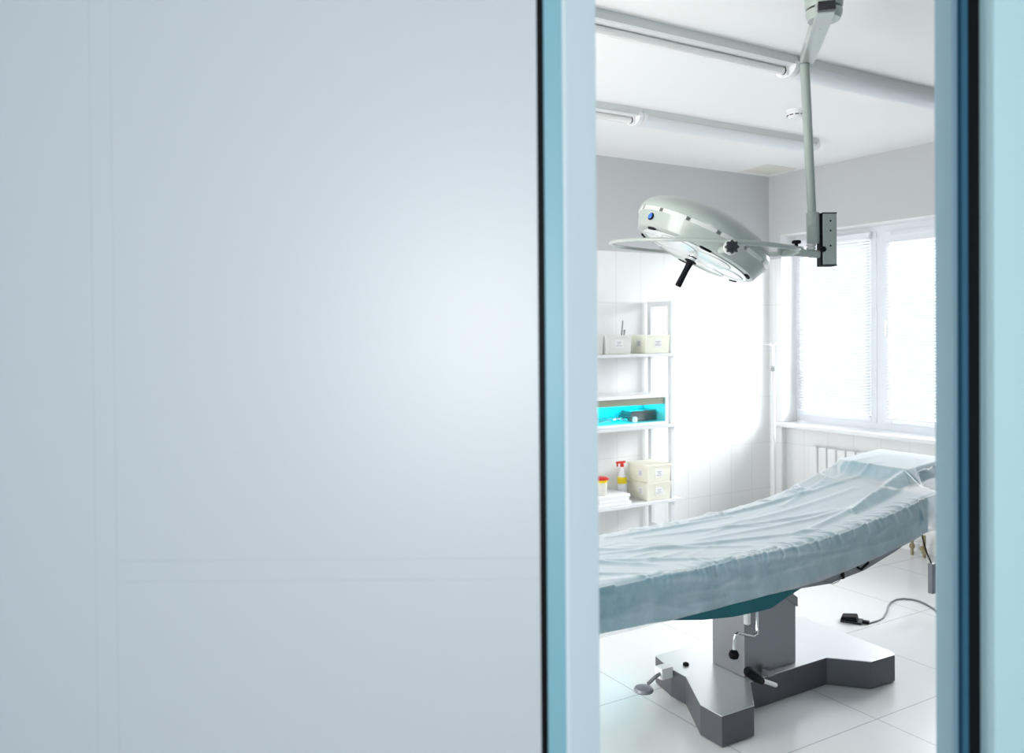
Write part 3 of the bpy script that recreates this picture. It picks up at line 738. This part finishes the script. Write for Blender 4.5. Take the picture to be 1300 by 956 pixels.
# padding, rising towards the head
def pad(name, xa, xb, ya, yb_, thick, drop=0.008, n=40, m='teal'):
    b = MB(); rg = []
    for i in range(n+1):
        x = xa+(xb-xa)*i/n; zt = ztop(x)-drop; c = 0.018
        e = 0.012 if i in (0, n) else 0.0
        rg.append([Vector((x, ya+e, zt-thick+e)), Vector((x, ya+e, zt-c-e)), Vector((x, ya+c*0.3+e, zt-c*0.3-e)), Vector((x, ya+c+e, zt-e)), Vector((x, yb_-c-e, zt-e)), Vector((x, yb_-c*0.3-e, zt-c*0.3-e)), Vector((x, yb_-e, zt-c-e)), Vector((x, yb_-e, zt-thick+e))])
    return b.rings(rg).build(name, m, tb, smooth=True)
pad('leg_cushion', 1.66, 2.32, TY0, TY1, 0.165)
pad('seat_cushion', 2.335, 2.93, TY0, TY1, 0.165)
pad('back_cushion', 2.945, 3.715, TY0, TY1, 0.165)
# headrest pad, narrower and raised
b = MB(); rg = []
for i, (x, z_) in enumerate(((3.81, 0.918), (3.825, 0.930), (3.95, 0.940), (4.10, 0.958), (4.115, 0.948))):
    e = 0.012 if i in (0, 4) else 0
    rg.append([Vector((x, 2.57+e, z_-0.07)), Vector((x, 2.57+e, z_-0.012)), Vector((x, 2.585+e, z_)), Vector((x, 2.945-e, z_)), Vector((x, 2.96-e, z_-0.012)), Vector((x, 2.96-e, z_-0.07))])
b.rings(rg).build('headrest', 'teal', tb, smooth=True)
# steel frame below
b = MB(); rg = []; n = 40
for i in range(n+1):
    x = 2.64+(3.70-2.64)*i/n
    zt = ztop(x)-0.174
    zb_ = min(zt-0.006, lerp_tab([(1.7, 0.60), (2.6, 0.585), (2.75, 0.566), (3.0, 0.553), (3.23, 0.576), (3.48, 0.636), (3.62, 0.700), (3.74, 0.735)], x))
    rg.append([Vector((x, TY0+0.003, zb_)), Vector((x, TY0+0.003, zt)), Vector((x, TY1-0.02, zt)), Vector((x, TY1-0.02, zb_))])
b.rings(rg).build('top_frame', 'steel', tb)
for y in (TY0+0.006, TY1-0.006):
    MB().tube([(x, y, ztop(x)-0.182) for x in (2.66, 2.8, 3.0, 3.2, 3.4, 3.6)], 0.006, 8).build('side_rail', 'steel', tb, smooth=True)
b = MB().tube([(3.74, 2.76, 0.76), (3.86, 2.76, 0.84), (3.93, 2.76, 0.87)], 0.016, 10)
b.build('headrest_bracket', 'steel', tb, smooth=True)
# teal cover under the top hiding the tilt mechanism
b = MB(); rg = []
for x, zb_ in ((1.90, 0.571), (2.10, 0.558), (2.26, 0.530), (2.42, 0.512), (2.56, 0.508), (2.64, 0.508), (2.74, 0.540), (2.84, 0.566)):
    zt = ztop(x)-0.14; ya = TY0+0.008
    rg.append([Vector((x, ya, min(zb_, zt-0.002))), Vector((x, ya-0.004, zt)), Vector((x, TY1-0.02, zt)), Vector((x, TY1-0.02, min(zb_+0.02, zt-0.002))), Vector((x, (ya+TY1)/2, min(zb_-0.004, zt-0.003)))])
b.rings(rg).build('under_cover', 'teal_cloth', tb, smooth=True)
b = MB(); rg = []
for t_, xo in ((0.42, 0.0), (0.47, 0.018), (0.52, 0.004), (0.58, 0.022), (0.64, 0.01)):
    rg.append([Vector((2.72-xo, 2.60-xo, t_)), Vector((3.01+xo, 2.60-xo, t_)), Vector((3.01+xo, 2.80+xo, t_)), Vector((2.72-xo, 2.80+xo, t_))])
b.rings(rg).build('bellows', 'teal_cloth', tb)
# column, house-shaped top
CX0, CX1, CY0, CY1 = 2.705, 3.035, 2.59, 2.785
BZ = 0.13
MB().prism([(CX0, BZ), (CX1, BZ), (CX1, 0.395), (2.905, 0.485), (CX0+0.09, 0.485), (CX0, 0.43)], lambda x, z, y: Vector((x, y, z)), CY0, CY1).build('column', 'steel', tb, bevel=0.004)
MB().prism([(CX1+0.006, 0.385), (CX1+0.006, 0.430), (2.885, 0.535), (2.87, 0.505)], lambda x, z, y: Vector((x, y, z)), CY0-0.008, CY1+0.008).build('column_cap', 'steel_dark', tb, bevel=0.003)
MB().box((2.682, 2.55, 0.375), (2.706, 2.575, 0.455), 0.008).build('limit_stop', 'white_plastic', tb)
MB().box((2.655, 2.56, 0.47), (2.76, 2.60, 0.515), 0.003).build('gear_bracket', 'steel', tb)
ck = MB().tube([(2.735, 2.545, 0.475), (2.735, 2.545, 0.35), (2.728, 2.54, 0.337), (2.70, 2.535, 0.332), (2.585, 2.51, 0.376), (2.565, 2.505, 0.372), (2.560, 2.505, 0.355), (2.556, 2.505, 0.305)], 0.0062, 12).build('crank', 'chrome', tb, smooth=True)
b = MB().lathe((2.555, 2.505, 0.312), (0, 0, -1), [(0.008, 0), (0.017, 0.006), (0.022, 0.020), (0.018, 0.034), (0.006, 0.040)], 24)
b.build('crank_knob', 'black', ck, smooth=True)
# base with notched outline
base = [(2.475, 2.845), (2.475, 2.68), (2.54, 2.60), (2.54, 2.555), (2.33, 2.30), (2.33, 2.12), (2.47, 2.12), (2.86, 2.545), (3.205, 2.55), (3.335, 2.41), (3.50, 2.405), (3.56, 2.50), (3.56, 2.99), (2.475, 2.99)]
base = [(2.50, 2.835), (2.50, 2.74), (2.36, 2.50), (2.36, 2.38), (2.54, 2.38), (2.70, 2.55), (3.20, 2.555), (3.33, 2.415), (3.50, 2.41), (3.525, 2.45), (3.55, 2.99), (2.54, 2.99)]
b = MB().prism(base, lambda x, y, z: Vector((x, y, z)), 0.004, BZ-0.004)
b.build('base', 'base_shaded', tb, bevel=0.003)
MB().prism(base, lambda x, y, z: Vector((x, y, z)), BZ-0.004, BZ).build('base_top_lit', 'steel_lit', tb, bevel=0.0015)  # thin top layer carrying the painted window reflection
for x, y in ((2.42, 2.45), (2.60, 2.92), (3.44, 2.48), (3.48, 2.92)):
    MB().lathe((x, y, 0), (0, 0, 1), [(0.026, 0), (0.026, 0.004), (0.012, 0.012)], 20).build('foot', 'black', tb, smooth=True)
MB().lathe((2.585, 2.83, BZ), (0, 0, 1), [(0.014, 0), (0.014, 0.008), (0.008, 0.012)], 16).build('base_plug', 'black', tb)
# pump pedals
pd = MB().tube([(2.80, 2.50, 0.11), (2.715, 2.478, 0.152), (2.66, 2.46, 0.177)], 0.0095, 12).build('pump_pedal', 'white_plastic', tb, smooth=True)
MB().tube([(2.675, 2.462, 0.168), (2.63, 2.452, 0.200), (2.575, 2.445, 0.238), (2.562, 2.443, 0.246)], [0.013, 0.022, 0.021, 0.012], 16).build('pedal_grip', 'black', pd, smooth=True)
MB().box((2.795, 2.535, 0.131), (2.835, 2.575, 0.158), 0.003).build('pedal_bracket', 'steel', tb)
rp = MB().tube([(2.46, 2.845, 0.120), (2.40, 2.825, 0.118), (2.34, 2.80, 0.112)], 0.008, 12).build('release_pedal', 'steel_dark', tb, smooth=True)
MB().box((2.435, 2.82, 0.095), (2.500, 2.87, 0.145), 0.004).build('pedal_clevis', 'white_plastic', rp)
MB().lathe((2.30, 2.785, 0.092), (0, 0, 1), [(0.040, 0), (0.043, 0.006), (0.038, 0.016), (0.020, 0.022), (0.0, 0.024)], 28).build('pedal_disc', 'steel_dark', rp, smooth=True)
# straps, catch and wire under the back section
b = MB().box((3.070, TY0-0.004, 0.562), (3.086, TY0+0.02, 0.625), 0.002).build('strap', 'black', tb)
b = MB().tube([(3.175, TY0+0.002, 0.600), (3.185, TY0-0.012, 0.590), (3.235, TY0-0.012, 0.612), (3.245, TY0+0.002, 0.622)], 0.006, 8).tube([(3.178, TY0+0.008, 0.612), (3.24, TY0+0.008, 0.632)], 0.008, 8)
b.build('catch', 'black', tb, smooth=True)
b = MB().tube([(2.945, TY0+0.012, 0.585), (2.965, TY0, 0.566), (3.005, TY0-0.004, 0.553), (3.045, TY0-0.003, 0.556), (3.078, TY0, 0.575)], 0.0018, 8)
b.build('wire_loop', 'steel_dark', tb, smooth=True)

# pendant hand control hanging from the head end
hcx = thing('hand_control', 'grey hand control hanging on a black cable beside the door jamb', 'hand control', (4.47, 2.85, 0.86))
MB().tube([(3.90, 2.86, 0.86), (4.15, 2.86, 0.80), (4.33, 2.85, 0.62), (4.384, 2.85, 0.49), (4.425, 2.85, 0.385), (4.465, 2.85, 0.325), (4.476, 2.85, 0.305)], 0.0042, 10).build('cable', 'black', hcx, smooth=True)
MB().box((4.462, 2.835, 0.135), (4.50, 2.865, 0.31), 0.006).build('handset', 'steel_dark', hcx)

# ------------------------------------------------------------------ disposable sheet over the table
random.seed(11)
folds = []
def fold(x0, v0, x1, v1, amp, wd): folds.append((x0, v0, x1, v1, amp, wd))
# v is the distance across the sheet measured from the front edge fold (negative = on the front drop)
fold(1.70, 0.46, 2.10, 0.12, 0.012, 0.016); fold(1.75, 0.40, 2.35, 0.05, 0.010, 0.014); fold(1.9, 0.50, 2.6, 0.10, 0.008, 0.013)
fold(2.0, 0.36, 3.0, 0.08, 0.011, 0.014); fold(2.3, 0.48, 3.3, 0.22, 0.009, 0.015); fold(2.2, 0.55, 2.9, 0.50, 0.010, 0.012)
fold(2.7, 0.56, 3.4, 0.50, 0.012, 0.012); fold(2.5, 0.30, 3.5, 0.16, 0.008, 0.016); fold(1.7, 0.20, 2.05, 0.02, 0.008, 0.012)
fold(2.9, 0.10, 3.45, 0.18, 0.012, 0.016); fold(2.6, 0.42, 3.6, 0.35, 0.007, 0.02); fold(3.2, 0.45, 3.75, 0.58, 0.010, 0.016)
fold(3.0, 0.55, 3.75, 0.45, 0.008, 0.015); fold(1.8, 0.05, 2.5, -0.08, 0.008, 0.018); fold(2.3, 0.02, 3.2, -0.07, 0.007, 0.014)
fold(1.9, -0.06, 2.2, -0.16, 0.006, 0.012); fold(2.6, -0.05, 3.4, -0.11, 0.006, 0.012)
for k in range(22):
    x0 = random.uniform(1.65, 3.7); v0 = random.uniform(0.02, 0.6); a = random.gauss(-0.25, 0.35); l_ = random.uniform(0.12, 0.5)
    fold(x0, v0, x0+math.cos(a)*l_, v0+math.sin(a)*l_, random.uniform(0.002, 0.005), random.uniform(0.009, 0.018))
for k in range(80):                       # short creases over the front edge
    x0 = random.uniform(1.9, 3.62); l_ = random.uniform(0.03, 0.10)
    fold(x0, random.uniform(0.0, 0.05)+l_*0.5, x0+random.uniform(0.02, 0.09), -random.uniform(0.0, 0.05), random.uniform(0.0015, 0.0050), random.uniform(0.004, 0.009))
for k in range(30):                       # and over the back edge
    x0 = random.uniform(1.9, 3.7)
    fold(x0, 0.61, x0+random.uniform(-0.10, 0.10), 0.54, random.uniform(0.004, 0.009), random.uniform(0.006, 0.011))
for k in range(26):                       # creases in the drop
    x0 = random.uniform(1.6, 3.6); v0 = random.uniform(-0.15, -0.02)
    fold(x0, v0, x0+random.uniform(0.08, 0.3), v0+random.uniform(-0.03, 0.03), random.uniform(0.001, 0.003), random.uniform(0.006, 0.012))
def wr(x, v):
    h = 0.0
    for x0, v0, x1, v1, amp, wd in folds:
        if x < min(x0, x1)-0.06 or x > max(x0, x1)+0.06: continue
        dx, dv = x1-x0, v1-v0; t = ((x-x0)*dx+(v-v0)*dv)/(dx*dx+dv*dv)
        tc_ = min(1, max(0, t)); ex, ev = x-(x0+dx*tc_), v-(v0+dv*tc_)
        d2 = ex*ex+ev*ev
        if d2 > 9*wd*wd: continue
        h += amp*math.exp(-d2/(wd*wd))*(0.35+0.65*math.sin(PI*min(1, max(0, 0.05+0.9*t))))
    return h
def segz(x, y, a, c, k):
    """height of a tent line stretched from a to c falling off sideways with slope k"""
    dx, dy = c[0]-a[0], c[1]-a[1]; t = ((x-a[0])*dx+(y-a[1])*dy)/(dx*dx+dy*dy); t = min(1, max(0, t))
    px_, py_ = a[0]+dx*t, a[1]+dy*t
    return a[2]+(c[2]-a[2])*t - k*math.hypot(x-px_, y-py_)
HC = (3.80, 2.565, 0.946)
def smax(a, c, k=0.010):
    h = max(k-abs(a-c), 0)/k
    return max(a, c)+h*h*k*0.25
def H(x, y):
    z = ztop(min(x, 3.76))
    # headrest: flat raised field with falling sides
    if x > 3.3:
        zt = 0.946+(x-3.82)*0.085
        ex = max(3.82-x, 0); ey = max(2.565-y, 0)+max(y-2.965, 0)
        z = smax(z, zt-1.05*math.hypot(ex*0.9, 0)-0.75*ey*1.0, 0.012)
        z = smax(z, segz(x, y, HC, (3.18, 2.47, 0.795), 0.85), 0.006)
        z = smax(z, segz(x, y, HC, (3.74, 2.35, 0.815), 0.75), 0.005)
        z = smax(z, segz(x, y, (3.82, 2.965, 0.93), (3.45, 2.96, 0.838), 0.7), 0.01)
    return z
XA, XB, NX = 1.62, 4.165, 480
vt = [i/150 for i in range(151)]
sm = bmesh.new(); grid = []
YE0, YE1 = TY0-0.012, TY1+0.012
for i in range(NX+1):
    x = XA+(XB-XA)*i/NX
    col = []
    ye0 = YE0
    if x > 3.745: ye0 = YE0+(2.545-YE0)*min(1, (x-3.745)/0.14)**0.8
    Htop0 = H(x, ye0); dropf = max(0.02, Htop0-hemz(x)+0.0015*math.sin(x*9))
    ztb = H(x, YE1); dropb = 0.16
    width = YE1-ye0; total = dropf+width+dropb
    for j in range(151):
        s = j/150*total-dropf          # unrolled coordinate from the front edge
        if s < 0:
            base_p = Vector((x, ye0, Htop0+s)); nrm = Vector((0, -1, 0)); vv = s
            k = min(1, -s/0.02); nrm = Vector((0, -k, 1-k)).normalized()
            base_p.y -= 0.004+0.005*math.sin(x*7+1.3)*(-s/0.18)+0.0015*math.sin(x*31)*(-s/0.18)+0.012*(-s/0.18)
        elif s <= width:
            y = ye0+s; base_p = Vector((x, y, H(x, y)))
            k0 = max(0, 1-s/0.022); k1 = max(0, 1-(width-s)/0.022)
            base_p.z -= 0.010*(k0*k0+k1*k1); nrm = Vector((0, -0.5*k0+0.5*k1, 1)).normalized(); vv = s+(ye0-YE0)
        else:
            q = s-width; base_p = Vector((x, YE1+0.004+0.012*q/0.16, ztb-0.010-q)); nrm = Vector((0, 1, 0)); vv = s+(ye0-YE0)
        base_p += nrm*(wr(x, vv)+0.0015)
        if x > 3.6 and s < 0:
            base_p.y += 0.010*math.sin(s*40+x*30)
        col.append(sm.verts.new(base_p))
    grid.append(col)
for i in range(NX):
    for j in range(150):
        sm.faces.new((grid[i][j], grid[i+1][j], grid[i+1][j+1], grid[i][j+1]))
# drop at the head end and the foot end
for ii, dx in ((NX, 1), (0, -1)):
    prev = grid[ii]; dep = 12
    for k in range(1, dep+1):
        row = []
        for j in range(151):
            c = grid[ii][j].co
            low = hemz(c.x)
            f_ = k/dep
            zz = c.z + (min(c.z, low+0.02)-c.z)*f_
            row.append(sm.verts.new((c.x+dx*(0.006+0.02*f_+0.006*math.sin(j*0.35+f_*3)*f_), c.y, zz)))
        for j in range(150): sm.faces.new((prev[j], row[j], row[j+1], prev[j+1]))
        prev = row
me = bpy.data.meshes.new('table_sheet'); sm.normal_update(); sm.to_mesh(me); sm.free(); me.materials.append(M['sheet'])
for p in me.polygons: p.use_smooth = True
sh = bpy.data.objects.new('table_sheet', me); COL.objects.link(sh)
tag(sh, 'thin crumpled white disposable sheet draped over the operating table', 'sheet')

# ------------------------------------------------------------------ foot switch on the floor
fs = thing('foot_switch', 'small black foot switch on the floor with a grey cord', 'foot switch', (4.02, 3.05, 0))
a = math.radians(-60)
def FX(x, y, z): return Vector((4.025+x*math.cos(a)-y*math.sin(a), 3.035+x*math.sin(a)+y*math.cos(a), z))
fsb = MB().box((-0.062, -0.040, 0.0), (0.052, 0.040, 0.014), 0.004, X=FX).build('switch_base', 'black_gloss', fs)
MB().prism([(-0.060, 0.014), (0.028, 0.016), (0.020, 0.040), (-0.056, 0.030)], lambda x, z, y: FX(x, y, z), -0.036, 0.036).build('tread', 'black', fs, bevel=0.003)
MB().box((0.050, -0.014, 0.002), (0.088, 0.014, 0.018), 0.004, X=FX).build('strain_relief', 'black', fs)
cp = []
for px_, py_ in ((1097, 791.5), (1105, 790.5), (1114, 788), (1121, 784.5), (1125.5, 777), (1127.5, 770), (1131, 764.5), (1138, 761), (1147, 760), (1158, 761), (1168, 763.5), (1176, 767), (1184, 772), (1196, 780), (1210, 786)):
    d = (CR*((px_-650)/FPX)+CD*((py_-433.5)/FPX)+CF); t_ = (0.0055-CAM.z)/d.z; cp.append(CAM+d*t_)
cp[0] = FX(0.085, 0, 0.008)
MB().tube(cp, 0.0052, 10).build('cord', 'steel_dark', fs, smooth=True)
